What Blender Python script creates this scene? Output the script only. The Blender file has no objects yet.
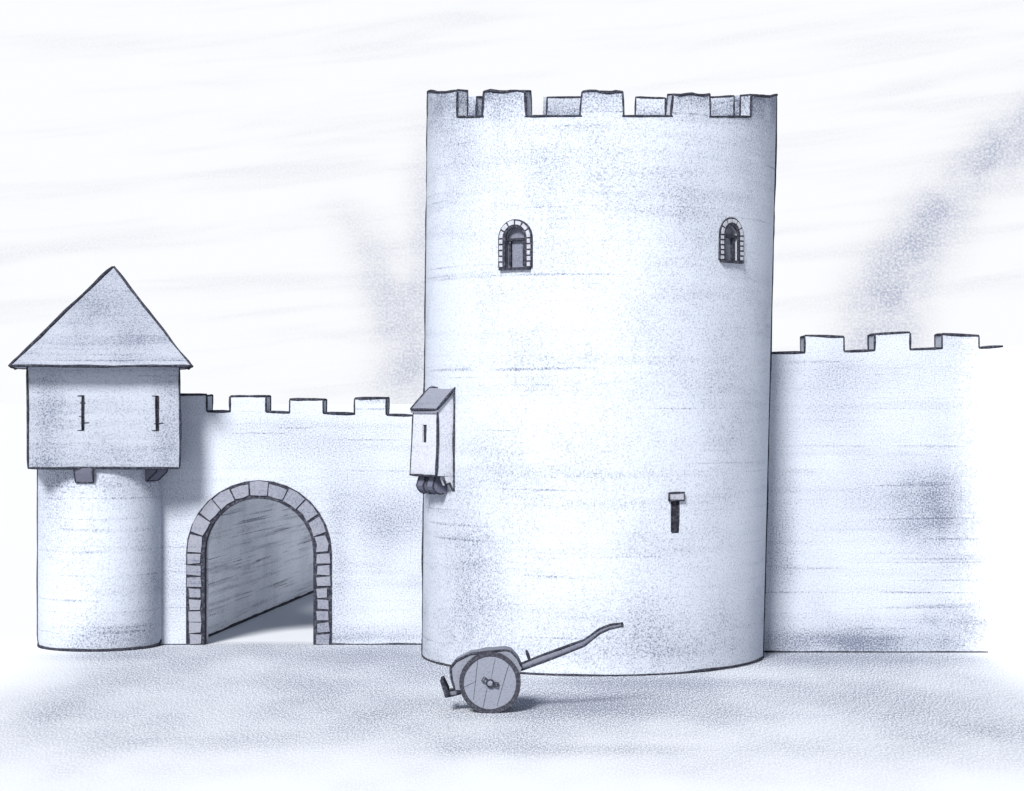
import bpy, bmesh, math, random
from mathutils import Vector, Matrix, noise
random.seed(11)
R_ = math.radians
S = bpy.context.scene
COL = S.collection

# ------------------------------------------------------------------ frame of reference
F, HY, EYE = 2150.0, 400.0, 7.4            # focal length in pixels, horizon row, eye height (m)
def at(px, py, Y):                          # a point of the place at depth Y
    return Vector(((px - 512) * Y / F, Y, EYE - (py - HY) * Y / F))

SUN_AZ, SUN_EL = 21.0, 37.0                 # degrees to the left of the view, above the horizon

# ------------------------------------------------------------------ materials
class NT:
    def __init__(s, tree): s.t = tree; s.n = tree.nodes; s.l = tree.links
    def put(s, sock, v):
        if isinstance(v, bpy.types.NodeSocket): s.l.new(v, sock)
        else: sock.default_value = v
    def m(s, op, a, b=0.0, c=0.0, clamp=False):
        n = s.n.new('ShaderNodeMath'); n.operation = op; n.use_clamp = clamp
        for i, v in enumerate((a, b, c)): s.put(n.inputs[i], v)
        return n.outputs[0]
    def vm(s, op, a, b=None):
        n = s.n.new('ShaderNodeVectorMath'); n.operation = op
        s.put(n.inputs[0], a)
        if b is not None: s.put(n.inputs[1], b)
        return n.outputs[0]
    def xyz(s, v):
        n = s.n.new('ShaderNodeSeparateXYZ'); s.put(n.inputs[0], v); return n.outputs
    def comb(s, x, y, z):
        n = s.n.new('ShaderNodeCombineXYZ')
        for i, v in enumerate((x, y, z)): s.put(n.inputs[i], v)
        return n.outputs[0]
    def noise(s, vec, scale, detail=2.0, rough=0.5, dist=0.0):
        n = s.n.new('ShaderNodeTexNoise'); s.put(n.inputs['Vector'], vec)
        n.inputs['Scale'].default_value = scale; n.inputs['Detail'].default_value = detail
        n.inputs['Roughness'].default_value = rough; n.inputs['Distortion'].default_value = dist
        return n.outputs[0]
    def step(s, v, a, b, lo=0.0, hi=1.0):
        n = s.n.new('ShaderNodeMapRange'); n.interpolation_type = 'SMOOTHSTEP'
        s.put(n.inputs[0], v)
        for i, q in enumerate((a, b, lo, hi)): s.put(n.inputs[i + 1], q)
        return n.outputs[0]
    def mix(s, f, a, b):
        n = s.n.new('ShaderNodeMix'); n.data_type = 'RGBA'; s.put(n.inputs[0], f)
        for i, v in ((6, a), (7, b)):
            s.put(n.inputs[i], v if isinstance(v, bpy.types.NodeSocket) else (*v, 1.0))
        return n.outputs[2]
    def gauss(s, a, a0, ra, b, b0, rb):
        u = s.m('DIVIDE', s.m('SUBTRACT', a, a0), ra); v = s.m('DIVIDE', s.m('SUBTRACT', b, b0), rb)
        q = s.m('ADD', s.m('MULTIPLY', u, u), s.m('MULTIPLY', v, v))
        return s.m('EXPONENT', s.m('MULTIPLY', q, -1.0))

def new_mat(name):
    m = bpy.data.materials.new(name); m.use_nodes = True
    t = NT(m.node_tree); b = m.node_tree.nodes['Principled BSDF']
    b.inputs['Roughness'].default_value = 0.95
    b.inputs['Specular IOR Level'].default_value = 0.05
    return m, t, b

def stone(name, base, grain=0.42, gscale=22.0, streak=0.24, tilt=3.0, bump=0.6, blotch=0.16, stain_shade=(), dark=(0.085, 0.10, 0.15), szs=2.6, pale_from=None, wash_a=.095):
    """rough whitewashed stone: fine grain, thin level scratches, soft blotches, patches of stain and painted shade"""
    m, t, b = new_mat(name)
    g = t.n.new('ShaderNodeNewGeometry'); pos = g.outputs['Position']
    gr = t.noise(pos, gscale, 3.0, 0.7)
    gr2 = t.noise(pos, gscale * 0.45, 2.0, 0.6)
    sp = t.step(gr, 0.47, 0.70)
    # scratches
    mp = t.n.new('ShaderNodeMapping'); mp.inputs['Rotation'].default_value = (0, R_(tilt), 0)
    mp.inputs['Scale'].default_value = (0.17, 0.17, szs * 3.2); t.put(mp.inputs['Vector'], pos)
    st = t.noise(mp.outputs[0], 1.0, 0.6, 0.4, 0.0)
    line = t.step(st, .655, .76)
    patch = t.step(t.noise(pos, 0.45, 2.0), 0.34, 0.60)
    line = t.m('MULTIPLY', t.m('MULTIPLY', line, patch), t.step(gr2, 0.30, 0.60, .2, 1.0))
    low = t.step(t.noise(pos, 0.33, 3.0, 0.55), 0.40, 0.72)
    mp2 = t.n.new('ShaderNodeMapping'); mp2.inputs['Rotation'].default_value = (0, R_(tilt * .7), 0)
    mp2.inputs['Scale'].default_value = (0.16, 0.16, szs * 1.1); t.put(mp2.inputs['Vector'], pos)
    wash = t.step(t.noise(mp2.outputs[0], 1.0, 3.0, 0.6), .46, .70)
    amt = t.m('ADD', t.m('MULTIPLY', low, blotch), t.m('MULTIPLY', line, streak * 1.7))
    amt = t.m('ADD', amt, t.m('MULTIPLY', wash, wash_a))
    x, y, z = t.xyz(pos)
    for (x0, z0, rx, rz, a) in stain_shade:
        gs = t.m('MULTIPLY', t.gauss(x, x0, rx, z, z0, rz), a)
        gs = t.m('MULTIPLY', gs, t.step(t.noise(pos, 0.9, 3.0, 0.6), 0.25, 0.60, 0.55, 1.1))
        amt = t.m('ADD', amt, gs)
    # graphite catches on the tooth of the surface: patches of stain and painted shade come out as denser grain
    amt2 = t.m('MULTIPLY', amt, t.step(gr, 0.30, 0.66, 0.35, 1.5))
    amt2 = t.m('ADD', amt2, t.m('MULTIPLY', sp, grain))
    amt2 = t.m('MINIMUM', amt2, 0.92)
    if pale_from:                                   # fresh limewash on the far stretch
        lw = t.step(t.m('ADD', x, t.m('MULTIPLY', t.m('SUBTRACT', gr2, .5), 2.2)), *pale_from)
        amt2 = t.m('MULTIPLY', amt2, t.m('SUBTRACT', 1.0, t.m('MULTIPLY', lw, .93)))
        col = t.mix(amt2, t.mix(lw, base, (.78, .79, .80)), dark)
    else: col = t.mix(amt2, base, dark)
    t.l.new(col, b.inputs['Base Color'])
    if bump:
        bp = t.n.new('ShaderNodeBump'); bp.inputs['Strength'].default_value = bump
        bp.inputs['Distance'].default_value = 0.035; t.l.new(gr, bp.inputs['Height'])
        t.l.new(bp.outputs[0], b.inputs['Normal'])
    return m

def graphite(name, col=(0.022, 0.023, 0.034), var=0.5, sc=14):
    m, t, b = new_mat(name)
    g = t.n.new('ShaderNodeNewGeometry')
    n = t.step(t.noise(g.outputs['Position'], sc, 3, 0.7), 0.42, 0.75)
    t.l.new(t.mix(t.m('MULTIPLY', n, var), col, (0.16, 0.165, 0.20)), b.inputs['Base Color'])
    return m

PALE = (0.495, 0.532, 0.600)
def sx(px, Y): return (px - 512) * Y / F
def sz(py, Y): return EYE - (py - HY) * Y / F
def stn(px, py, rx, ry, a, Y): return (sx(px, Y), sz(py, Y), rx * Y / F, ry * Y / F, a)

M = {}
M['tower'] = stone('tower_stone', PALE, stain_shade=[
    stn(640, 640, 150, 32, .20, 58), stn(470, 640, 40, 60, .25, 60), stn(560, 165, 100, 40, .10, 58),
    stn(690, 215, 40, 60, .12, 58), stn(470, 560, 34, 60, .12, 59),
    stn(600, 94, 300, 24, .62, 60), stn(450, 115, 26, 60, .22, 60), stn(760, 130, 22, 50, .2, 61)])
M['merlon'] = stone('merlon_stone', (0.40, 0.41, 0.45), blotch=.25)
M['gate_wall'] = stone('gate_wall_stone', PALE, stain_shade=[
    stn(385, 520, 45, 30, .24, 65), stn(370, 636, 60, 12, .30, 65), stn(176, 560, 22, 90, .22, 65), stn(300, 440, 90, 18, .10, 65),  # tall patch beside the turret shaft paints in the shading there
    stn(338, 560, 12, 70, .20, 65)])
M['curtain'] = stone('curtain_wall_stone', (0.45, 0.484, 0.55), pale_from=(sx(945, 63), sx(1036, 63)), stain_shade=[
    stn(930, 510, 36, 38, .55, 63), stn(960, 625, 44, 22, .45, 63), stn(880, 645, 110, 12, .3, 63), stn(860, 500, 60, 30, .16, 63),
    stn(845, 640, 80, 16, .34, 63), stn(782, 560, 16, 60, .28, 63), stn(850, 375, 120, 20, .12, 63)])  # patch next to the tower paints the tower's shadow onto the wall
M['gate_tower'] = stone('gate_tower_stone', PALE, stain_shade=[
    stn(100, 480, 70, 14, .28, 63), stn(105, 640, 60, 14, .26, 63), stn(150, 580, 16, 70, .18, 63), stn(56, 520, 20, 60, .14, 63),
    stn(52, 420, 20, 60, .26, 63), stn(165, 420, 16, 60, .22, 63), stn(100, 455, 70, 12, .16, 63)])  # left and right strips paint side shading into the turret's colour
M['storey'] = stone('turret_storey_plaster', (0.385, 0.415, 0.475), blotch=.2, wash_a=.16, stain_shade=[
    stn(50, 430, 16, 70, .34, 63), stn(168, 430, 14, 70, .34, 63), stn(100, 458, 70, 10, .2, 63)])  # the two tall strips are shading painted along the storey's sides
M['roof'] = stone('roof_covering', (0.34, 0.365, 0.425), blotch=.2, streak=.3, szs=4.0, wash_a=.25, stain_shade=[
    stn(85, 320, 20, 30, .20, 64), stn(140, 345, 26, 20, .25, 64), stn(115, 300, 30, 30, .16, 64)])
M['arch'] = stone('voussoir_stone', (0.24, 0.25, 0.295), blotch=.3)
M['court'] = stone('courtyard_wall_stone', (0.79, 0.82, 0.88), streak=.6, tilt=0, blotch=.2, szs=5.5, wash_a=.34)
M['oriel'] = stone('oriel_stone', (0.49, 0.51, 0.57), blotch=.10)
M['oriel_roof'] = stone('oriel_roof_stone', (0.21, 0.22, 0.27), blotch=.35)
M['corbel'] = stone('corbel_stone', (0.13, 0.13, 0.17), blotch=.4)
M['shutter'] = stone('shutter_boards', (0.20, 0.205, 0.25), blotch=.5, gscale=22)
M['lintel'] = stone('lintel_stone', (0.36, 0.37, 0.42))
M['line'] = graphite('dark_edging')
M['dark'] = graphite('dark_opening', (0.02, 0.02, 0.028), 0.35)
M['wood'] = stone('cart_boards', (0.20, 0.215, 0.26), gscale=20, streak=0.05, blotch=.2)
M['pole'] = stone('cart_pole_wood', (0.16, 0.165, 0.20), gscale=22, streak=0.05, blotch=.5)
M['tyre'] = graphite('dark_wheel_rim', (0.030, 0.031, 0.042), .5, 18)

# ------------------------------------------------------------------ mesh helpers
class MB:
    """collects geometry in world coordinates and links it as one mesh object"""
    def __init__(s): s.bm = bmesh.new()
    def face(s, pts, mi=0):
        vs = [s.bm.verts.new(p) for p in pts]
        f = s.bm.faces.new(vs); f.material_index = mi; return f
    def box(s, c, ax, ay, az, mi=0):          # centre and three half-axis vectors
        c = Vector(c); v = []
        for k in (-1, 1):
            for j in (-1, 1):
                for i in (-1, 1): v.append(s.bm.verts.new(c + ax * i + ay * j + az * k))
        for q in ((0, 2, 3, 1), (4, 5, 7, 6), (0, 1, 5, 4), (2, 6, 7, 3), (0, 4, 6, 2), (1, 3, 7, 5)):
            f = s.bm.faces.new([v[i] for i in q]); f.material_index = mi
    def prism(s, poly, d, mi=0):              # closed planar outline pushed along d
        a = [s.bm.verts.new(Vector(p)) for p in poly]; b = [s.bm.verts.new(Vector(p) + d) for p in poly]
        n = len(a); fs = [s.bm.faces.new(a), s.bm.faces.new(b[::-1])]
        for i in range(n): fs.append(s.bm.faces.new((a[i], b[i], b[(i + 1) % n], a[(i + 1) % n])))
        for f in fs: f.material_index = mi
    def hexa(s, lo, hi, mi=0):                # 4 bottom points, 4 top points
        a = [s.bm.verts.new(p) for p in lo]; b = [s.bm.verts.new(p) for p in hi]
        fs = [s.bm.faces.new(a[::-1]), s.bm.faces.new(b)]
        for i in range(4): fs.append(s.bm.faces.new((a[i], a[(i + 1) % 4], b[(i + 1) % 4], b[i])))
        for f in fs: f.material_index = mi
    def lathe(s, prof, c, seg=64, mi=0, axis='Z'):   # prof: (r, h) pairs, closed to the axis where r == 0
        rings = []
        for r, h in prof:
            if r < 1e-6:
                p = Vector((0, 0, h)) if axis == 'Z' else Vector((0, h, 0))
                rings.append([s.bm.verts.new(Vector(c) + p)]); continue
            ring = []
            for i in range(seg):
                a = 2 * math.pi * i / seg
                p = Vector((r * math.cos(a), r * math.sin(a), h)) if axis == 'Z' else Vector((r * math.cos(a), h, r * math.sin(a)))
                ring.append(s.bm.verts.new(Vector(c) + p))
            rings.append(ring)
        for A, B in zip(rings, rings[1:]):
            for i in range(seg):
                j = (i + 1) % seg
                if len(A) == 1 and len(B) == 1: continue
                vs = (A[0], B[j], B[i]) if len(A) == 1 else (A[i], A[j], B[0]) if len(B) == 1 else (A[i], A[j], B[j], B[i])
                f = s.bm.faces.new(vs); f.material_index = mi
    def line(s, pts, r=0.034, mi=1, wob=0.018, step=0.22, ends=True, seed=None, closed=False):
        """a thin uneven rounded strip along an edge"""
        pts = [Vector(p) for p in pts]
        if closed: pts.append(pts[0].copy())
        sd = random.random() * 100 if seed is None else seed
        P = []
        for a, b in zip(pts, pts[1:]):
            n = max(1, int((b - a).length / step))
            for i in range(n): P.append(a.lerp(b, i / n))
        P.append(pts[-1]); n = len(P); rings = []
        for i, p in enumerate(P):
            d = (P[min(i + 1, n - 1)] - P[max(i - 1, 0)])
            if d.length < 1e-6: d = Vector((0, 0, 1))
            d.normalize()
            u = d.cross(Vector((0, 1, 0)))
            if u.length < 0.2: u = d.cross(Vector((1, 0, 0)))
            u.normalize(); w = d.cross(u)
            q = Vector((i * step * 0.55, sd, 0))
            off = wob * (noise.noise(q) * 1.6 + 0.5 * noise.noise(q * 3.1))
            rr = r * (1 + 0.42 * noise.noise(Vector((i * step * 1.3, sd + 7, 2))) + 0.2 * noise.noise(Vector((i * step * 4, sd + 17, 5))))
            if ends and not closed and i in (0, n - 1): rr *= 0.7
            c = p + u * off
            rings.append([s.bm.verts.new(c + (u * math.cos(a) + w * math.sin(a)) * rr) for a in (k * math.pi / 3 for k in range(6))])
        for A, B in zip(rings, rings[1:]):
            for k in range(6):
                f = s.bm.faces.new((A[k], A[(k + 1) % 6], B[(k + 1) % 6], B[k])); f.material_index = mi; f.smooth = True
        for A in (rings[0], rings[-1]):
            f = s.bm.faces.new(A); f.material_index = mi
    def build(s, name, mats, parent=None, root=None, smooth=0, cut=None):
        bmesh.ops.recalc_face_normals(s.bm, faces=s.bm.faces[:])
        if root is None: root = world_loc(parent) if parent else Vector((0, 0, 0))
        bmesh.ops.translate(s.bm, verts=s.bm.verts[:], vec=-root)
        me = bpy.data.meshes.new(name); s.bm.to_mesh(me); s.bm.free()
        for m in mats: me.materials.append(M[m])
        o = bpy.data.objects.new(name, me); COL.objects.link(o)
        if parent: o.parent = parent
        else: o.location = root
        if cut is not None:
            cm = bpy.data.meshes.new('cut'); bmesh.ops.recalc_face_normals(cut.bm, faces=cut.bm.faces[:])
            bmesh.ops.translate(cut.bm, verts=cut.bm.verts[:], vec=-root); cut.bm.to_mesh(cm); cut.bm.free()
            c = bpy.data.objects.new('cut', cm); COL.objects.link(c)
            c.parent = o.parent
            if not parent: c.location = root
            md = o.modifiers.new('cut', 'BOOLEAN'); md.object = c; md.operation = 'DIFFERENCE'; md.solver = 'EXACT'
            bpy.context.view_layer.update()
            dg = bpy.context.evaluated_depsgraph_get()
            nm = bpy.data.meshes.new_from_object(o.evaluated_get(dg))
            o.modifiers.clear(); o.data = nm; nm.name = name
            bpy.data.objects.remove(c); bpy.data.meshes.remove(cm); bpy.data.meshes.remove(me)
            me = nm
        if smooth:
            for p in me.polygons: p.use_smooth = True
            me.set_sharp_from_angle(angle=R_(smooth))
        return o

def world_loc(o):
    v = Vector((0, 0, 0))
    while o is not None: v += o.location; o = o.parent
    return v

def add_lines(o, draw):                         # further strips joined into an existing mesh
    mb = MB(); draw(mb)
    bmesh.ops.recalc_face_normals(mb.bm, faces=mb.bm.faces[:])
    bmesh.ops.translate(mb.bm, verts=mb.bm.verts[:], vec=-world_loc(o))
    tmp = bpy.data.meshes.new('t'); mb.bm.to_mesh(tmp); mb.bm.free()
    bm = bmesh.new(); bm.from_mesh(o.data); bm.from_mesh(tmp); bm.to_mesh(o.data); bm.free()
    bpy.data.meshes.remove(tmp)

def tag(o, label, cat, group=None, kind=None):
    o['label'] = label; o['category'] = cat
    if group: o['group'] = group
    if kind: o['kind'] = kind
    return o

def thing(name, loc, label, cat, group=None):
    o = bpy.data.objects.new(name, None); COL.objects.link(o); o.location = loc
    o.empty_display_size = 0.5
    return tag(o, label, cat, group, 'thing')

V = Vector
UP = V((0, 0, 1))

# ------------------------------------------------------------------ great round tower
TY = 62.5
def tc(z): return V((2.33 + 0.27 * z / 16, TY, z))
def tr(z): return 4.93 + 0.12 * z / 16
def tpt(th, z, dr=0.0):
    c = tc(z); r = tr(z) + dr
    return V((c.x + r * math.sin(th), TY - r * math.cos(th), z))
def solve(px, back=False, z=15.5, dr=0.0):      # bearing on the tower wall seen at a picture column
    lo, hi = -R_(87.6), R_(83.2)
    f = lambda th: (lambda p: 512 + F * p.x / p.y)(tpt(math.pi - th if back else th, z, dr))
    for _ in range(50):
        mid = (lo + hi) / 2
        if f(mid) < px: lo = mid
        else: hi = mid
    return math.pi - mid if back else mid
SLOPE = 0.130
def zc(y): return 15.63 + SLOPE * (y - TY)      # the worn wall-head dips towards the front
PT = 0.34

tower = thing('round_tower', (2.33, TY, 0), 'tall round crenellated castle tower, the largest building, with two arched windows', 'tower')
N = 144
mb = MB()
zs = [0, 2, 4, 6, 8, 10, 12, 13.5]
rings = []
for z in zs: rings.append([mb.bm.verts.new(tpt(2 * math.pi * i / N, z)) for i in range(N)])
def head(th, dr, dz=0):
    p = tpt(th, 15.6, dr); z = zc(p.y) + dz; q = tpt(th, z, dr); return q
rings.append([mb.bm.verts.new(head(2 * math.pi * i / N, 0)) for i in range(N)])
rings.append([mb.bm.verts.new(head(2 * math.pi * i / N, -PT)) for i in range(N)])
rings.append([mb.bm.verts.new(head(2 * math.pi * i / N, -PT, -1.1)) for i in range(N)])
for A, B in zip(rings, rings[1:]):
    for i in range(N): mb.bm.faces.new((A[i], A[(i + 1) % N], B[(i + 1) % N], B[i]))
mb.bm.faces.new(rings[0][::-1]); mb.bm.faces.new(rings[-1])

def frame_at(px, py):                           # tangent frame on the tower wall
    z = sz(py, 58)
    for _ in range(6):
        th = solve(px, z=z); p = tpt(th, z); z = sz(py, p.y)
    th = solve(px, z=z)
    n = V((math.sin(th), -math.cos(th), 0)); u = V((math.cos(th), math.sin(th), 0))
    return tpt(th, z), u, n

def arch_outline(w, h, n=12):                   # closed outline in (u, v), bottom centre at the origin
    sp = h - w
    pts = [(-w, 0), (w, 0)] + [(w * math.cos(math.pi * i / n), sp + w * math.sin(math.pi * i / n)) for i in range(n + 1)]
    return pts

cut = MB()
WINS = [(515.5, 267.5, 0.335, 1.12), (731.0, 260.5, 0.315, 1.00)]
wf = []
for px, py, w, h in WINS:
    p, u, n = frame_at(px, py); wf.append((p, u, n, w, h))
    cut.prism([p + u * a + UP * b + n * 0.3 for a, b in arch_outline(w, h)], -n * 0.62)
sp_, su, sn = frame_at(675, 532)
SL = [(-.10, 0), (.10, 0), (.13, .86), (-.13, .86)]
cut.prism([sp_ + su * a + UP * b + sn * 0.3 for a, b in SL], -sn * 0.75)
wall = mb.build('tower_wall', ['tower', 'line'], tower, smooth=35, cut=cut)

def tl(mb):
    a = R_(2.2)
    for s in (-1, 1):
        th = -a + s * R_(85.6)
        mb.line([tpt(th, z) for z in (0.0, 3, 6, 9, 12, 14, zc(tpt(th, 15).y) + (.73 if s < 0 else .60))], r=0.036, wob=0.02)
    mb.line([tpt(R_(d), 0.03, 0.0) for d in range(-88, 85, 4)], r=0.037, wob=0.02)
add_lines(wall, tl)

MER = [('f', 429.5, 457, 88, 113), ('f', 484, 525, 89.5, 115.5), ('f', 582.5, 622.5, 92, 117),
       ('f', 673, 709.5, 95, 117), ('f', 751, 774.5, 96, 117)]
def crenel_line(mb, t0, t1): mb.line([head(t0 + (t1 - t0) * i / 6, 0, 0.0) for i in range(7)], r=0.036)
edges = []
def merlon(t0, t1, hgt, front, flare):
    m = MB(); k = 6
    def col(t, dr, z, sgn): 
        p = head(t, dr, z); return p
    fl = flare / tr(15)
    lo_o = [head(t0 - fl + (t1 - t0 + 2 * fl) * i / k, 0) for i in range(k + 1)]
    ja, jb = random.uniform(-.035, .035), random.uniform(-.035, .035)
    hi_o = [head(t0 + (t1 - t0) * i / k, 0, hgt + ja + (jb - ja) * i / k + .025 * math.sin(i * 1.7 + t0 * 9)) for i in range(k + 1)]
    lo_i = [head(t0 - fl + (t1 - t0 + 2 * fl) * i / k, -PT) for i in range(k + 1)]
    hi_i = [head(t0 + (t1 - t0) * i / k, -PT, hgt + ja + (jb - ja) * i / k) for i in range(k + 1)]
    for i in range(k):
        m.face([lo_o[i], lo_o[i + 1], hi_o[i + 1], hi_o[i]])
        m.face([lo_i[i], hi_i[i], hi_i[i + 1], lo_i[i + 1]])
        m.face([hi_o[i], hi_o[i + 1], hi_i[i + 1], hi_i[i]])
        m.face([lo_o[i], lo_i[i], lo_i[i + 1], lo_o[i + 1]])
    for i in (0, k): m.face([lo_o[i], hi_o[i], hi_i[i], lo_i[i]])
    bmesh.ops.remove_doubles(m.bm, verts=m.bm.verts[:], dist=1e-4)
    rr = 0.036 if front else 0.03
    a, b = (lo_o, hi_o) if front else (lo_i, hi_i)
    m.line([a[0], b[0]], r=rr); m.line(b, r=rr * 1.1); m.line([b[-1], a[-1]], r=rr)
    c, d = (lo_i, hi_i) if front else (lo_o, hi_o)
    if front: m.line([b[0], d[0], c[0]], r=0.028); m.line([b[-1], d[-1], c[-1]], r=0.028); m.line(d, r=0.026)
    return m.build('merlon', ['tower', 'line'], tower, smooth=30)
fr = []
for kind, x0, x1, yt, yb in MER:
    t0 = solve(x0) if x0 > 431 else -R_(98); t1 = solve(x1) if x1 < 774 else R_(97)
    hgt = (yb - yt) * (TY - 4 * math.cos((t0 + t1) / 2)) / F
    merlon(t0, t1, hgt, True, 0.05 if 440 < x0 < 740 else 0.0); fr.append((t0, t1))
for x0, x1, hh in [(476, 494, .60), (546.5, 588, .60), (635, 664.5, .60), (700, 733, .62)]:
    t0, t1 = sorted((solve(x0, True, dr=-PT), solve(x1, True, dr=-PT)))
    merlon(t0, t1, hh, False, 0.02)
add_lines(wall, lambda mb: [crenel_line(mb, a[1], b[0]) for a, b in zip(fr, fr[1:])])

# arched windows of the tower: dark bed of mortar, ring of small stones, transom, shutter, sill
def stone_ring(mb, p, u, n, w, h, t, leg, arc, gap, proud, keep=None):
    sp = h - w; out = []
    def quad(a, b, c, d):
        out.append([p + u * q[0] + UP * q[1] for q in (a, b, c, d)])
    for s in (-1, 1):
        for i in range(leg):
            z0 = sp * i / leg + gap / 2; z1 = sp * (i + 1) / leg - gap / 2; j = random.uniform(-.02, .02) * t / .2
            quad((s * (w + gap / 2), z0), (s * (w + t + j), z0), (s * (w + t + j), z1), (s * (w + gap / 2), z1))
    for i in range(arc):
        a0 = math.pi * i / arc; a1 = math.pi * (i + 1) / arc; g = gap / 2 / (w + t / 2)
        a0 += g; a1 -= g; j = random.uniform(-.02, .02) * t / .2; ro = w + t + j; ri = w + gap / 2; am = (a0 + a1) / 2
        out.append([p + u * q[0] + UP * (sp + q[1]) for q in (
            (ri * math.cos(a0), ri * math.sin(a0)), (ro * math.cos(a0), ro * math.sin(a0)), (ro * 1.01 * math.cos(am), ro * 1.01 * math.sin(am)),
            (ro * math.cos(a1), ro * math.sin(a1)), (ri * math.cos(a1), ri * math.sin(a1)), (ri * math.cos(am), ri * math.sin(am)))])
    return out
def ring_bed(mb, p, u, n, w, h, t, front, back, mi=0):   # arch-shaped band, from depth back to front along n
    sp = h - w; k = 16; ri, ro = w, w + t
    inn = [(-ri, 0.0)] + [(ri * math.cos(math.pi - math.pi * i / k), sp + ri * math.sin(math.pi * i / k)) for i in range(k + 1)] + [(ri, 0.0)]
    outl = [(-ro, 0.0)] + [(ro * math.cos(math.pi - math.pi * i / k), sp + ro * math.sin(math.pi * i / k)) for i in range(k + 1)] + [(ro, 0.0)]
    pt = lambda q, d: p + u * q[0] + UP * q[1] + n * d
    for i in range(len(inn) - 1):
        a, b, c, d = inn[i], inn[i + 1], outl[i + 1], outl[i]
        mb.face([pt(a, front), pt(b, front), pt(c, front), pt(d, front)], mi)
        mb.face([pt(a, back), pt(d, back), pt(c, back), pt(b, back)], mi)
        mb.face([pt(a, front), pt(a, back), pt(b, back), pt(b, front)], mi)
        mb.face([pt(d, front), pt(c, front), pt(c, back), pt(d, back)], mi)
    for i in (0, -1): mb.face([pt(inn[i], front), pt(outl[i], front), pt(outl[i], back), pt(inn[i], back)], mi)
    bmesh.ops.remove_doubles(mb.bm, verts=mb.bm.verts[:], dist=1e-4)

for (p, u, n, w, h) in wf:
    b = MB(); ring_bed(b, p, u, n, w - .04, h - .04, .225, 0.035, -0.03)
    bed = b.build('window', ['line'], tower)
    b = MB()
    for q in stone_ring(b, p, u, n, w + .02, h + .02, .125, 5, 6, .045, .05):
        b.prism([v + n * 0.06 for v in q], -n * 0.06)
    b.build('surround', ['merlon'], bed)
    b = MB(); b.prism([p + u * a + UP * c - n * .16 for a, c in arch_outline(w - .02, h - .02)], -n * .06)
    b.build('shutter', ['shutter'], bed)
    b = MB(); zt = h - w - 0.02
    b.box(p + UP * zt - n * .10, u * (w - .02), n * .06, UP * .035)
    for s in (-1, 1): b.box(p + UP * zt / 2 - n * .11 + u * s * (w - .12), u * .03, n * .045, UP * (zt / 2 - .04))
    b.build('frame', ['line'], bed)
    b = MB(); b.box(p - UP * .035 + n * .02, u * (w + .14), n * .07, UP * .035); b.build('sill', ['line'], bed)

# arrow slit of the tower
b = MB(); b.prism([sp_ + su * a * .98 + UP * c - sn * .02 for a, c in SL], -sn * .3)
slit = b.build('arrow_slit', ['dark'], tower)
b = MB(); c0 = sp_ + UP * 0.96
b.box(c0 + sn * .02, su * .23, sn * .07, UP * .10)
q = [c0 + sn * .09 + su * a + UP * c for a, c in ((-.23, -.10), (.23, -.10), (.23, .10), (-.23, .10))]
b.line(q, r=.028, closed=True); b.build('lintel', ['lintel', 'line'], slit)
b = MB(); b.line([sp_ + su * -.10, sp_ + su * .10], r=.03, mi=0)
for s in (-1, 1): b.line([sp_ + su * s * .10, sp_ + su * s * .13 + UP * .86], r=.024, mi=0)
b.build('edging', ['line'], slit)

# box oriel (latrine) on the tower's left flank
PH = R_(60)
on = V((-math.sin(PH), -math.cos(PH), 0)); ou = V((math.cos(PH), -math.sin(PH), 0))   # outward, and along the face to the right
YO = 59.35
fr_ = at(437.5, 412, YO); FW = 26.5 * YO / F / math.cos(PH); PD = 17.5 * YO / F / math.sin(PH)
z_ft = sz(412, YO); z_fb = sz(476, YO); z_bt = sz(391, YO); z_bb = sz(492, YO)
def op(a, d, z): q = V((fr_.x, fr_.y, 0)) - ou * a - on * d; return V((q.x, q.y, z))   # a: leftwards along face, d: inwards
ORI = MB()
DD = PD + 1.0
lean = 0.06
ORI.hexa([op(-.02, -lean, z_fb), op(FW + .08, -lean, z_fb), op(FW + .05, DD, z_fb), op(0, DD, z_fb)],
         [op(0, 0, z_ft), op(FW, 0, z_ft), op(FW, DD, z_ft), op(0, DD, z_ft)])
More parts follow.
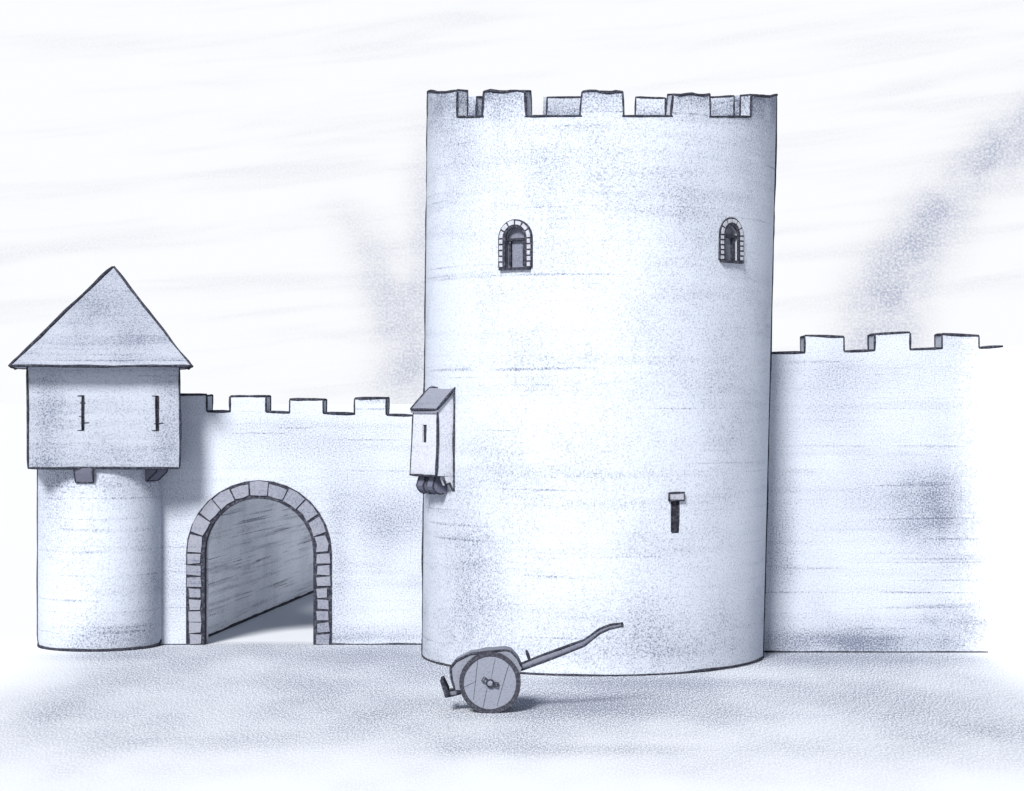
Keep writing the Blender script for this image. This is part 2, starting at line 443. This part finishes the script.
# cheek under the slope of the roof, and the cheek below the floor
zk = z_ft + (z_bt - z_ft) * DD / PD
for a in (0.0, FW - .12):
    ORI.prism([op(a, 0, z_ft + .001), op(a, DD, z_ft + .001), op(a, DD, zk)], -ou * 0.12)
sc_ = op(FW * .52, 0, 0)
cut = MB(); zo = (sz(425, YO), sz(443, YO))
cut.prism([op(FW * .42, -.3, zo[0]), op(FW * .60, -.3, zo[0]), op(FW * .60, -.3, zo[1]), op(FW * .42, -.3, zo[1])], -on * .62)
oriel = ORI.build('box_oriel', ['oriel', 'line'], tower, cut=cut)
LR = .038
def oriel_edges(ORI):
    ORI.prism([op(0, .18, z_fb - .002), op(0, DD, z_fb - .002), op(0, DD, z_bb), op(0, PD, z_bb), op(0, PD * .80, z_bb + .06), op(0, PD * .66, z_bb + .22), op(0, PD * .45, z_bb + .17), op(0, PD * .3, z_bb + .36)], -ou * .16)
    ORI.line([op(0, 0, z_ft), op(-.02, -lean, z_fb)], r=LR); ORI.line([op(FW, 0, z_ft), op(FW * 1.0 + .03, -.03, (z_ft + z_fb) / 2), op(FW + .08, -lean, z_fb)], r=LR)
    ORI.line([op(-.02, -lean, z_fb), op(FW + .08, -lean, z_fb)], r=LR)
    ORI.line([op(-.03, PD - .05, z_bb), op(-.04, PD - .05, (z_bb + z_bt) / 2), op(-.03, PD - .05, z_bt)], r=LR)
    ORI.line([op(0, .18, z_fb), op(0, PD * .3, z_bb + .36), op(0, PD * .45, z_bb + .17), op(0, PD * .66, z_bb + .22), op(0, PD * .8, z_bb + .06), op(0, PD, z_bb)], r=.03, step=.1)
add_lines(oriel, oriel_edges)
b = MB(); b.prism([op(FW * .425, .03, zo[0] - .01), op(FW * .595, .03, zo[0] - .01), op(FW * .595, .03, zo[1] + .01), op(FW * .425, .03, zo[1] + .01)], -on * .12)
b.build('slit', ['dark'], oriel)
b = MB(); e = 0.05; tk = .1
rp = [op(-e, -e, z_ft + .02 - e), op(FW + e, -e, z_ft + .02 - e), op(FW + e, DD, zk + .02), op(-e, DD, zk + .02)]
b.hexa(rp, [q + UP * tk for q in rp]); t_ = [q + UP * tk for q in rp]
rb = op(-e, PD, z_bt + tk); lb = op(FW + e, PD, z_bt + tk)
b.line([t_[0], t_[1]], r=LR); b.line([t_[1], lb], r=LR); b.line([t_[0], rb], r=LR); b.line([lb, rb], r=LR)
b.build('roof', ['oriel_roof', 'line'], oriel)
for a in (.22, .62):
    b = MB(); r0 = .30
    prof = [op(FW * a, .12, z_fb - .003), op(FW * a, DD, z_fb - .003), op(FW * a, DD, z_fb - .55)]
    prof += [op(FW * a, PD * .5 - r0 * math.cos(t) * .9, z_fb - .22 - r0 * math.sin(t)) for t in (1.9, 1.5, 1.1, .7, .3)]
    b.prism(prof, -ou * FW * .26)
    for s in (0, 1): b.line([q - ou * FW * .26 * s for q in prof[3:]] + [prof[0] - ou * FW * .26 * s], r=.026, step=.1)
    b.build('corbel', ['corbel', 'line'], oriel)

# ------------------------------------------------------------------ walls with merlons
def crenel_wall(root, name, mat, Y, T, segs, xs, ztop, face_poly, lines):
    pass

GY, GT = 65.0, 1.15
gate = thing('gate_wall', (sx(290, GY), GY, 0), 'low crenellated wall with a round-arched gateway, between the small turret and the great tower', 'wall')
GL, GR = sx(150, GY), sx(440, GY)
ACX = sx(259, GY); AW = 56 * GY / F; AS = sz(553, GY); AH = AS + AW
ztop_l = [(sx(150, GY), sz(411, GY)), (sx(250, GY), sz(411.5, GY)), (sx(340, GY), sz(413.5, GY)), (sx(440, GY), sz(416, GY))]
def gtop(x):
    for (a, za), (b_, zb) in zip(ztop_l, ztop_l[1:]):
        if x <= b_: return za + (zb - za) * (x - a) / (b_ - a)
    return ztop_l[-1][1]
mb = MB()
k = 24
xs = [GL] + [GL + (ACX - AW - GL) * i / 3 for i in (1, 2)]
arcx = [ACX - AW * math.cos(math.pi * i / k) for i in range(k + 1)]
xs += arcx + [ACX + AW + (GR - ACX - AW) * i / 3 for i in (1, 2, 3)]
def low(i, x):
    if x < ACX - AW - 1e-6 or x > ACX + AW + 1e-6: return 0.0
    return AS + math.sqrt(max(0, AW * AW - (x - ACX) ** 2))
for x0, x1 in zip(xs, xs[1:]):
    mid = (x0 + x1) / 2; inside = abs(mid - ACX) < AW
    l0, l1 = (low(0, x0), low(0, x1)) if inside else (0.0, 0.0)
    for y, flip in ((GY, 0), (GY + GT, 1)):
        mb.face([(x0, y, l0), (x1, y, l1), (x1, y, gtop(x1)), (x0, y, gtop(x0))])
    mb.face([(x0, GY, gtop(x0)), (x1, GY, gtop(x1)), (x1, GY + GT, gtop(x1)), (x0, GY + GT, gtop(x0))])
    mb.face([(x0, GY, l0), (x0, GY + GT, l0), (x1, GY + GT, l1), (x1, GY, l1)])
for s in (-1, 1):
    x = ACX + s * AW; mb.face([(x, GY, 0), (x, GY + GT, 0), (x, GY + GT, AS), (x, GY, AS)])
for x in (GL, GR): mb.face([(x, GY, 0), (x, GY + GT, 0), (x, GY + GT, gtop(x)), (x, GY, gtop(x))])
bmesh.ops.remove_doubles(mb.bm, verts=mb.bm.verts[:], dist=1e-4)
mb.line([(sx(331, GY), GY, .02), (sx(424, GY), GY, .02)], r=.032); mb.line([(sx(160, GY), GY, .02), (sx(188, GY), GY, .02)], r=.026)
GM = [(150, 207, 395.5), (230.5, 266, 396.5), (289.5, 323, 400), (355, 386.5, 398.5)]
for (a, b_) in ((207, 230.5), (266, 289.5), (323, 355), (386.5, 413)):
    mb.line([(sx(a, GY), GY, gtop(sx(a, GY))), (sx(b_, GY), GY, gtop(sx(b_, GY)))], r=.046)
mb.build('wall', ['gate_wall', 'line'], gate)
def flat_merlon(root, x0, x1, Y, T, zb0, zb1, zt0, zt1, mat, right):
    m = MB()
    lo = [V((x0, Y, zb0)), V((x1, Y, zb1)), V((x1, Y + T, zb1)), V((x0, Y + T, zb0))]
    hi = [V((x0, Y, zt0)), V((x1, Y, zt1)), V((x1, Y + T, zt1)), V((x0, Y + T, zt0))]
    m.hexa(lo, hi)
    m.line([lo[0], hi[0]], r=.034); m.line([hi[0], hi[1]], r=.043); m.line([hi[1], lo[1]], r=.034)
    i, j = (1, 2) if right else (0, 3)
    m.line([hi[i], hi[j], lo[j]], r=.034)
    return m.build('merlon', [mat, 'line'], root)
for a, b_, yt in GM:
    x0, x1 = sx(a, GY), sx(b_, GY)
    flat_merlon(gate, x0, x1, GY, GT, gtop(x0), gtop(x1), sz(yt + random.uniform(-.5, .5), GY), sz(yt - .5, GY), 'gate_wall', True)

# stone ring of the gateway
pA = V((ACX, GY, 0)); uA = V((1, 0, 0)); nA = V((0, -1, 0))
b = MB(); ring_bed(b, pA, uA, nA, AW - .05, AH - .05, .56, .03, -.42)
ring = b.build('stone_arch', ['line'], gate)
for q in stone_ring(None, pA, uA, nA, AW + .03, AH + .03, .40, 8, 11, .065, .05):
    c = sum(q, V((0, 0, 0))) / len(q)
    b = MB(); jit = [V((random.uniform(-.028, .028), 0, random.uniform(-.028, .028))) for _ in q]
    b.prism([v + j + nA * random.uniform(.065, .075) for v, j in zip(q, jit)], -nA * .08)
    b.build('voussoir', ['arch'], ring)

# right-hand curtain wall
CY, CT = 63.0, 1.0
cw = thing('curtain_wall', (sx(890, CY), CY, 0), 'long high crenellated wall with smudged grey face, running off right of the great tower', 'wall')
ct = [(755, 353), (805, 352), (850, 351), (912, 349.5), (979, 347.5), (1004, 346.5), (1120, 344)]
def ctop(px):
    for (a, ya), (b_, yb) in zip(ct, ct[1:]):
        if px <= b_: return sz(ya + (yb - ya) * (px - a) / (b_ - a), CY)
mb = MB()
for (a, _), (b_, _) in zip(ct, ct[1:]):
    x0, x1 = sx(a, CY), sx(b_, CY); z0, z1 = ctop(a), ctop(b_)
    for y in (CY, CY + CT): mb.face([(x0, y, 0), (x1, y, 0), (x1, y, z1), (x0, y, z0)])
    mb.face([(x0, CY, z0), (x1, CY, z1), (x1, CY + CT, z1), (x0, CY + CT, z0)])
for px in (755, 1120):
    x = sx(px, CY); mb.face([(x, CY, 0), (x, CY + CT, 0), (x, CY + CT, ctop(px)), (x, CY, ctop(px))])
bmesh.ops.remove_doubles(mb.bm, verts=mb.bm.verts[:], dist=1e-4)
CM = [(805, 844, 336, 337), (874.5, 910, 334.5, 333), (942, 979, 334, 336)]
prev = 768
for a, b_, _, _ in CM + [(1003, 1003, 0, 0)]:
    mb.line([(sx(prev, CY), CY, ctop(prev)), (sx(a, CY), CY, ctop(a))], r=.040 if prev < 990 else .03); prev = b_
mb.line([(sx(764, CY), CY, .02), (sx(988, CY), CY, .02)], r=.028)
mb.build('wall', ['curtain', 'line'], cw)
for a, b_, y0, y1 in CM:
    flat_merlon(cw, sx(a, CY), sx(b_, CY), CY, CT, ctop(a), ctop(b_), sz(y0, CY), sz(y1, CY), 'curtain', False)

# courtyard wall seen through the gateway
A0, A1 = V((-9.62, GY + GT + .02, 0)), V((-9.62 + .118 * 40, GY + GT + 40, 0))
d_ = (A1 - A0).normalized(); nw = V((-d_.y, d_.x, 0)) * .6
mb = MB(); mb.prism([A0, A1, A1 + nw, A0 + nw], UP * 5.4)
mb.line([A0 + UP * .02, A1 + UP * .02], r=.055)
iw = mb.build('courtyard_wall', ['court', 'line'], None, root=V((A0.x, A0.y, 0)))
tag(iw, 'grey hatched wall receding into the courtyard, seen through the gateway', 'wall', kind='thing')

# ------------------------------------------------------------------ small round gate tower
QX, QY = sx(100.5, 65), 65.0
gt = thing('gate_tower', (QX, QY, 0), 'small round turret with a jutting upper storey and pointed roof, left of the gateway', 'tower')
RS = 61.2 * 65 / F
zb, ze = sz(467, 63), sz(367, 63)
mb = MB(); mb.lathe([(0, 0), (RS * .975, 0), (RS, .25), (RS, 2.5), (RS, zb - .002), (0, zb - .002)], (QX, QY, 0), 96)
a = math.atan2(QX, QY)
for s in (-1, 1):
    th = a * -1 + s * R_(88); th = -math.atan2(QX, QY) * -1 * -1 + s * R_(88)
    mb.line([(QX + RS * math.sin(th), QY - RS * math.cos(th), z) for z in (.15, 1.5, 3, zb)], r=.032, wob=.014)
mb.line([(QX + RS * (.99 if abs(t) > 70 else .985) * math.sin(R_(t)), QY - RS * .985 * math.cos(R_(t)), .03 + (.12 if abs(t) > 84 else 0)) for t in range(-92, 100, 6)], r=.05, wob=.015)
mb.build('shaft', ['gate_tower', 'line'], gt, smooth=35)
BC = V((sx(104.2, 65), QY, 0)); yaw = math.atan2(BC.x, BC.y)      # the jutting storey is square, one face to the yard
e1 = V((math.cos(yaw), -math.sin(yaw), 0)); e2 = V((math.sin(yaw), math.cos(yaw), 0)); DB = BC.length
HS = 73.6 * DB / F / (1 + 74 / F)
def bp_(u, v, z): q = BC + e1 * u + e2 * v; return V((q.x, q.y, z))
FD = DB - HS * .90
zb, ze = EYE - 66.5 * FD / F, EYE + 33 * FD / F
mb = MB(); sq = ((-1, -1), (1, -1), (1, 1), (-1, 1)); HD = HS * .90
mb.hexa([bp_(HS * a_, HD * b_, zb) for a_, b_ in sq], [bp_(HS * a_, HD * b_, ze - .002) for a_, b_ in sq])
cut = MB(); SLT = []
for off in (-20.5, 51.5):
    p = bp_(off * FD / F, -HD, 0); n = -e2; u = e1
    z0, z1 = EYE - 30 * FD / F, EYE + 4 * FD / F; SLT.append((p, n, u, z0, z1))
    cut.prism([p + u * a_ + UP * z + n * .2 for a_, z in ((-.035, z0), (.035, z0), (.035, z1), (-.035, z1))], -n * .5)
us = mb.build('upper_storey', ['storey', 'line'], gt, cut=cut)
def ul(m):
    for s in (-1, 1):
        m.line([bp_(HS * s, -HD, z) for z in (zb, (zb + ze) / 2, ze)], r=.034, wob=.02)
        m.line([bp_(HS * s, HD, z) for z in (zb, ze)], r=.03)
    m.line([bp_(-HS, -HD, zb), bp_(HS, -HD, zb - .03)], r=.038, wob=.02)
add_lines(us, ul)
for p, n, u, z0, z1 in SLT:
    b = MB(); b.prism([p + u * a_ + UP * z - n * .03 for a_, z in ((-.034, z0), (.034, z0), (.034, z1), (-.034, z1))], -n * .1)
    for i in range(6):
        z = z0 + (z1 - z0) * i / 5; l, r = (.16, .02) if i in (0, 5) else (random.uniform(.05, .14), random.choice((0, .05, .16)))
        b.line([p - u * l + UP * z + n * .005, p + u * (r + .02) + UP * (z + random.uniform(-.02, .02)) + n * .005], r=.016, mi=0, step=.08)
    for s in (-1, 1): b.line([p + UP * z0 + u * .03 * s, p + UP * z1 + u * .03 * s], r=.024, mi=0)
    b.build('arrow_slit', ['dark'], us)
# hipped roof, its tip a little right of centre
RH = 88.5 * DB / F / (1 + 88.5 / F); ro_ = -2.6 * DB / F
ap = bp_(8.6 * DB / F, 0, EYE + 130.5 * DB / F); rz = ze
rp_ = [bp_(RH * a_ + ro_, RH * b_, rz) for a_, b_ in sq]
mb = MB(); mb.face(rp_[::-1])
for i in range(4): mb.face([rp_[i], rp_[(i + 1) % 4], ap])
bmesh.ops.remove_doubles(mb.bm, verts=mb.bm.verts[:], dist=1e-4)
mb.line([rp_[0], rp_[0].lerp(ap, .5) + UP * .03, ap], r=.05, wob=.035); mb.line([rp_[1], rp_[1].lerp(ap, .55) - UP * .03, ap], r=.042, wob=.035)
mb.line([rp_[2], ap], r=.04); mb.line([rp_[3], ap], r=.04)
for i in range(4): mb.line([rp_[i], rp_[(i + 1) % 4]], r=.038, wob=.022)
mb.build('roof', ['roof', 'line'], gt)
def usolve(px): return math.atan2(-QX, QY) + math.asin(max(-1, min(1, (px - 100.5) / 62.0)))
# corbels beneath the upper storey
for px, w in ((85.5, .27), (160, .27)):
    th = usolve(px) if px < 150 else R_(64)
    n = V((math.sin(th), -math.cos(th), 0)); u = V((math.cos(th), math.sin(th), 0)); c = V((QX, QY, 0))
    ro = RS + .36 if px > 150 else RS + .16
    b = MB(); pr = [c + n * (RS - .25) + UP * (zb - .004), c + n * (ro + .08) + UP * (zb - .004), c + n * (ro + .02) + UP * (zb - .16), c + n * (RS + .04) + UP * (zb - .43), c + n * (RS - .25) + UP * (zb - .43)]
    b.prism([q - u * w for q in pr], u * 2 * w)
    for s in (-1, 1): b.line([pr[1] + u * w * s, pr[2] + u * w * s, pr[3] + u * w * s], r=.024, step=.1)
    b.line([pr[3] - u * w, pr[3] + u * w], r=.028)
    b.build('corbel', ['corbel', 'line'], gt)

# ------------------------------------------------------------------ handcart
KY = F * EYE / (713 - HY)                            # depth of the near wheel
KX = sx(490, KY); ks = KY / F
cart = thing('handcart', (KX, KY + .5, 0), 'small two-wheeled handcart with a curved draw pole, standing before the great tower', 'cart')
def kp(px, py, dy=0.0): return at(px, py, KY + dy)
WR = 30.3 * ks
for dy in (0.0, 1.02):
    c = V((KX, KY + dy, WR))
    b = MB(); b.lathe([(0, -.03), (WR - .05, -.03), (WR - .05, .03), (0, .03)], c, 48, axis='Y')
    for x0, y0, x1, y1 in ((478, 660, 474, 700), (495, 658, 491, 678), (509, 664, 497, 706), (462, 688, 476, 681), (487, 688, 483, 708)):
        b.line([V((sx(x0, KY), KY + dy - .03, sz(y0, KY))), V((sx(x1, KY), KY + dy - .03, sz(y1, KY)))], r=.0065, wob=.01, step=.1)
    wh = b.build('wheel', ['wood', 'line'], cart)
    b = MB(); b.lathe([(WR - .088, -.05), (WR + .01, -.055), (WR + .015, 0), (WR + .01, .055), (WR - .088, .05), (WR - .11, 0), (WR - .088, -.05)], c, 56, axis='Y')
    bmesh.ops.remove_doubles(b.bm, verts=b.bm.verts[:], dist=1e-4)
    for v in b.bm.verts:
        v.co += (v.co - c).normalized() * .018 * noise.noise(v.co * 2.2)
    b.build('rim', ['tyre'], wh)
    if dy == 0:
        b = MB(); b.lathe([(0, -.10), (.07, -.10), (.085, -.03), (.085, .0)], c, 16, axis='Y')
        b.line([c + V((.085 * math.cos(t * .5), -.105, .085 * math.sin(t * .5))) for t in range(12)], r=.02, closed=True, step=.05)
        for ang in (2.6, -.2):
            d = V((math.cos(ang), 0, math.sin(ang)))
            e = d.cross(V((0, 1, 0)))
            b.line([c + d * .09 + e * .04 + V((0, -.1, 0)), c + d * .19 + e * .05 + V((0, -.1, 0)), c + d * .19 - e * .05 + V((0, -.1, 0)), c + d * .09 - e * .04 + V((0, -.1, 0))], r=.017, step=.05)
        b.build('hub', ['wood', 'line'], wh)
prof = [(455, 690), (452, 680), (450.5, 668), (456, 661), (470, 654), (488, 651), (505, 649.5), (511, 651), (518, 658.5), (522, 667), (519, 676), (500, 690)]
b = MB(); b.prism([kp(x, y, .12) for x, y in prof], V((0, .76, 0)))
b.line([kp(x, y, .115) for x, y in prof[:10]], r=.026, step=.12)
b.build('body', ['wood', 'line'], cart)
b = MB(); b.box(V((KX, KY + .5, WR)), V((.04, 0, 0)), V((0, .50, 0)), V((0, 0, .04))); b.build('axle', ['pole'], cart)
b = MB()
b.prism([kp(x, y, .30) for x, y in ((447, 691), (461, 688), (461, 693.5), (447, 696.5))], V((0, .4, 0)))
b.line([kp(446, 691, .29), kp(461, 687.5, .29)], r=.02, step=.1); b.line([kp(446, 697, .29), kp(461, 693.5, .29)], r=.02, step=.1)
b.build('tail_bar', ['pole', 'line'], cart)
b = MB(); b.prism([kp(x, y, .10) for x, y in ((440, 681), (443, 680), (448.5, 691), (448, 697), (445, 698))], V((0, .8, 0)))
b.build('tail_board', ['line'], cart)
PL = [(516, 669, .085), (540, 659.5, .085), (565, 650.5, .08), (584, 643, .078), (592, 637, .07), (600, 631, .066), (610, 626.8, .062), (622, 624.8, .06)]
b = MB(); rings = []
for i, (x, y, r) in enumerate(PL):
    p = kp(x, y, .5); q0 = kp(*PL[max(i - 1, 0)][:2], .5); q1 = kp(*PL[min(i + 1, len(PL) - 1)][:2], .5)
    d = (q1 - q0).normalized(); u = d.cross(V((0, 1, 0))); rings.append([b.bm.verts.new(p + u * r * math.cos(t * math.pi / 5) + V((0, 1, 0)) * r * math.sin(t * math.pi / 5)) for t in range(10)])
for A, B in zip(rings, rings[1:]):
    for i in range(10): b.bm.faces.new((A[i], A[(i + 1) % 10], B[(i + 1) % 10], B[i]))
b.bm.faces.new(rings[0]); b.bm.faces.new(rings[-1])
for s in (-1, 1): b.line([kp(x, y + s * r / ks * .92, .44) for x, y, r in PL], r=.024, step=.1)
e = PL[-1]; b.line([kp(e[0], e[1] - 2.6, .45), kp(e[0] + .8, e[1] + 2.8, .45)], r=.03, step=.05)
b.build('draw_pole', ['pole', 'line'], cart, smooth=50)
b = MB(); b.line([kp(527, 650, .44), kp(530.5, 661, .46)], r=.042, mi=0, step=.08); b.build('peg', ['line'], cart)

# ------------------------------------------------------------------ ground
m, t, bs = new_mat('dusty_ground'); M['ground'] = m
g = t.n.new('ShaderNodeNewGeometry'); pos = g.outputs['Position']; x, y, z = t.xyz(pos)
stretched = t.comb(x, t.m('MULTIPLY', y, 0.2), 0.0)
gr = t.noise(stretched, 29.0, 3.0, 0.7)
low = t.noise(t.comb(x, t.m('MULTIPLY', y, 0.42), 0.0), 0.24, 3.0, 0.55)
edge = t.m('ADD', y, t.m('MULTIPLY', t.m('SUBTRACT', low, .5), 9.0))
ux = t.m('DIVIDE', x, y)                              # bearing, keeps the worn yard inside its margins
band = t.m('MULTIPLY', t.step(edge, 37.5, 52.5), t.step(y, 64.9, 66.2, 1.0, 0.0))
band = t.m('MULTIPLY', band, t.m('MULTIPLY', t.step(x, -14.2, -10.5), t.step(x, 12.0, 14.6, 1.0, 0.0)))
amt = t.m('MULTIPLY', band, t.step(low, .34, .70, .40, .70))
for X0, Y0, rx, ry, a_ in ((1.0, 52.4, 2.2, 2.0, .75), (7.9, 61.5, 2.6, 2.0, .45), (-4.3, 62.5, 2.4, 2.4, .42), (3.2, 56.2, 3.4, 1.2, .35), (-12, 62.2, 2, 1.2, .3), (-1.6, 58.5, 1.6, 2.2, .35),  # first blob paints in the cart's shadow, the others are grey smudges
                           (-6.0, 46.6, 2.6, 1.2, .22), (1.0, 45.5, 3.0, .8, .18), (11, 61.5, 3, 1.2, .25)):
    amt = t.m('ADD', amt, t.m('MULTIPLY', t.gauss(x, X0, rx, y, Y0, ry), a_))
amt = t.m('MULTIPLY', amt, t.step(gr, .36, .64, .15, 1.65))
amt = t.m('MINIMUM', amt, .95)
paving = t.m('MULTIPLY', t.step(y, 65.3, 65.6), t.m('MULTIPLY', t.step(x, -11.3, -11.2), t.step(x, -1.6, -1.5, 1.0, 0.0)))
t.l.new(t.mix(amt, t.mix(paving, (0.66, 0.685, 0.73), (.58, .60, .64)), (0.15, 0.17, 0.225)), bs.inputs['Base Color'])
b = MB(); b.face([(-1500, -300, 0), (1500, -300, 0), (1500, 4000, 0), (-1500, 4000, 0)])
gd = b.build('ground', ['ground']); tag(gd, 'pale dusty ground with grey smudges before the castle', 'ground', kind='structure')

# ------------------------------------------------------------------ sky, sun, camera
w = bpy.data.worlds.new('World'); S.world = w; w.use_nodes = True
t = NT(w.node_tree); bg = t.n['Background']
sky = t.n.new('ShaderNodeTexSky'); sky.sky_type = 'NISHITA'; sky.sun_disc = False
sky.sun_elevation = R_(SUN_EL); sky.sun_rotation = R_(180 + SUN_AZ); sky.altitude = 100
bg.inputs['Strength'].default_value = 0.05
tcn = t.n.new('ShaderNodeTexCoord'); dx, dy, dz = t.xyz(tcn.outputs['Generated'])
az = t.m('ARCTAN2', dx, dy); el = t.m('ARCSINE', dz)
PX = t.m('MULTIPLY', az, F); PY = t.m('MULTIPLY', el, F)       # in units of about 1.6 arc minutes
grain = t.noise(t.comb(PX, PY, 0.0), 0.42, 2.0, 0.7)
wis = t.noise(t.comb(t.m('MULTIPLY', PX, .0032), t.m('ADD', t.m('MULTIPLY', PY, .038), t.m('MULTIPLY', PX, -.004)), 3.0), 1.0, 3.0, .55, .3)
wisp = t.m('MULTIPLY', t.step(wis, .46, .74), .16)
# two columns of drifting cloud
def plume(y0, y1, c0, bend, power, width, a_, t0, t1):
    tt = t.m('DIVIDE', t.m('SUBTRACT', PY, y0), y1 - y0)
    tp = t.m('POWER', t.m('MAXIMUM', tt, 0.0), power)
    cx = t.m('ADD', t.m('MULTIPLY', tp, bend), c0)
    wob = t.m('MULTIPLY', t.m('SUBTRACT', t.noise(t.comb(PX, PY, 9.0), .02, 3, .6), .5), 26)
    q = t.m('DIVIDE', t.m('SUBTRACT', t.m('ADD', PX, wob), cx), width)
    gsn = t.m('EXPONENT', t.m('MULTIPLY', t.m('MULTIPLY', q, q), -1.0))
    dens = t.step(t.noise(t.comb(PX, PY, 4.0), .016, 3, .6), .3, .62, .5, 1.1)
    return t.m('MULTIPLY', t.m('MULTIPLY', gsn, dens), t.m('MULTIPLY', t.step(tt, *t0, 0.0, a_), t.step(tt, *t1, 1.0, 0.0)))
pl = plume(65, 250, 366, 122, 1.8, 40, .62, (-.5, .0), (1.0, 2.2))
pl2 = t.m('ADD', plume(0, 190, -116, -46, 3.0, 26, .34, (-.4, .25), (.8, 1.15)), plume(-20, 260, -92, 10, 1.0, 20, .34, (-.2, .2), (.7, 1.3)))
shade = t.m('ADD', t.m('ADD', pl, pl2), wisp)
shade = t.m('MULTIPLY', shade, t.step(grain, .34, .64, .5, 1.45))
shade = t.m('MINIMUM', shade, 1.0)
cloud = t.mix(shade, (14.6, 14.7, 15.1), (7.0, 7.6, 9.6))
veil = t.step(el, R_(11), R_(30), 1.0, 0.05)
t.l.new(t.mix(veil, sky.outputs[0], cloud), bg.inputs['Color'])

sun = bpy.data.lights.new('sun', 'SUN'); sun.energy = 4.8; sun.angle = R_(15); sun.color = (1.0, .985, .96)
so = bpy.data.objects.new('sun', sun); COL.objects.link(so)
so.rotation_euler = (R_(90 - SUN_EL), 0, -R_(SUN_AZ))

cam = bpy.data.cameras.new('camera'); cam.sensor_width = 36; cam.lens = F / 1024 * 36; cam.shift_y = (HY - 395.5) / 1024
cam.clip_start = .5; cam.clip_end = 8000
co = bpy.data.objects.new('camera', cam); COL.objects.link(co); co.location = (0, 0, EYE); co.rotation_euler = (R_(90), 0, 0)
S.camera = co
S.view_settings.view_transform = 'Standard'; S.view_settings.look = 'None'
S.view_settings.exposure = 0.42; S.view_settings.gamma = 1
S.cycles.max_bounces = 5
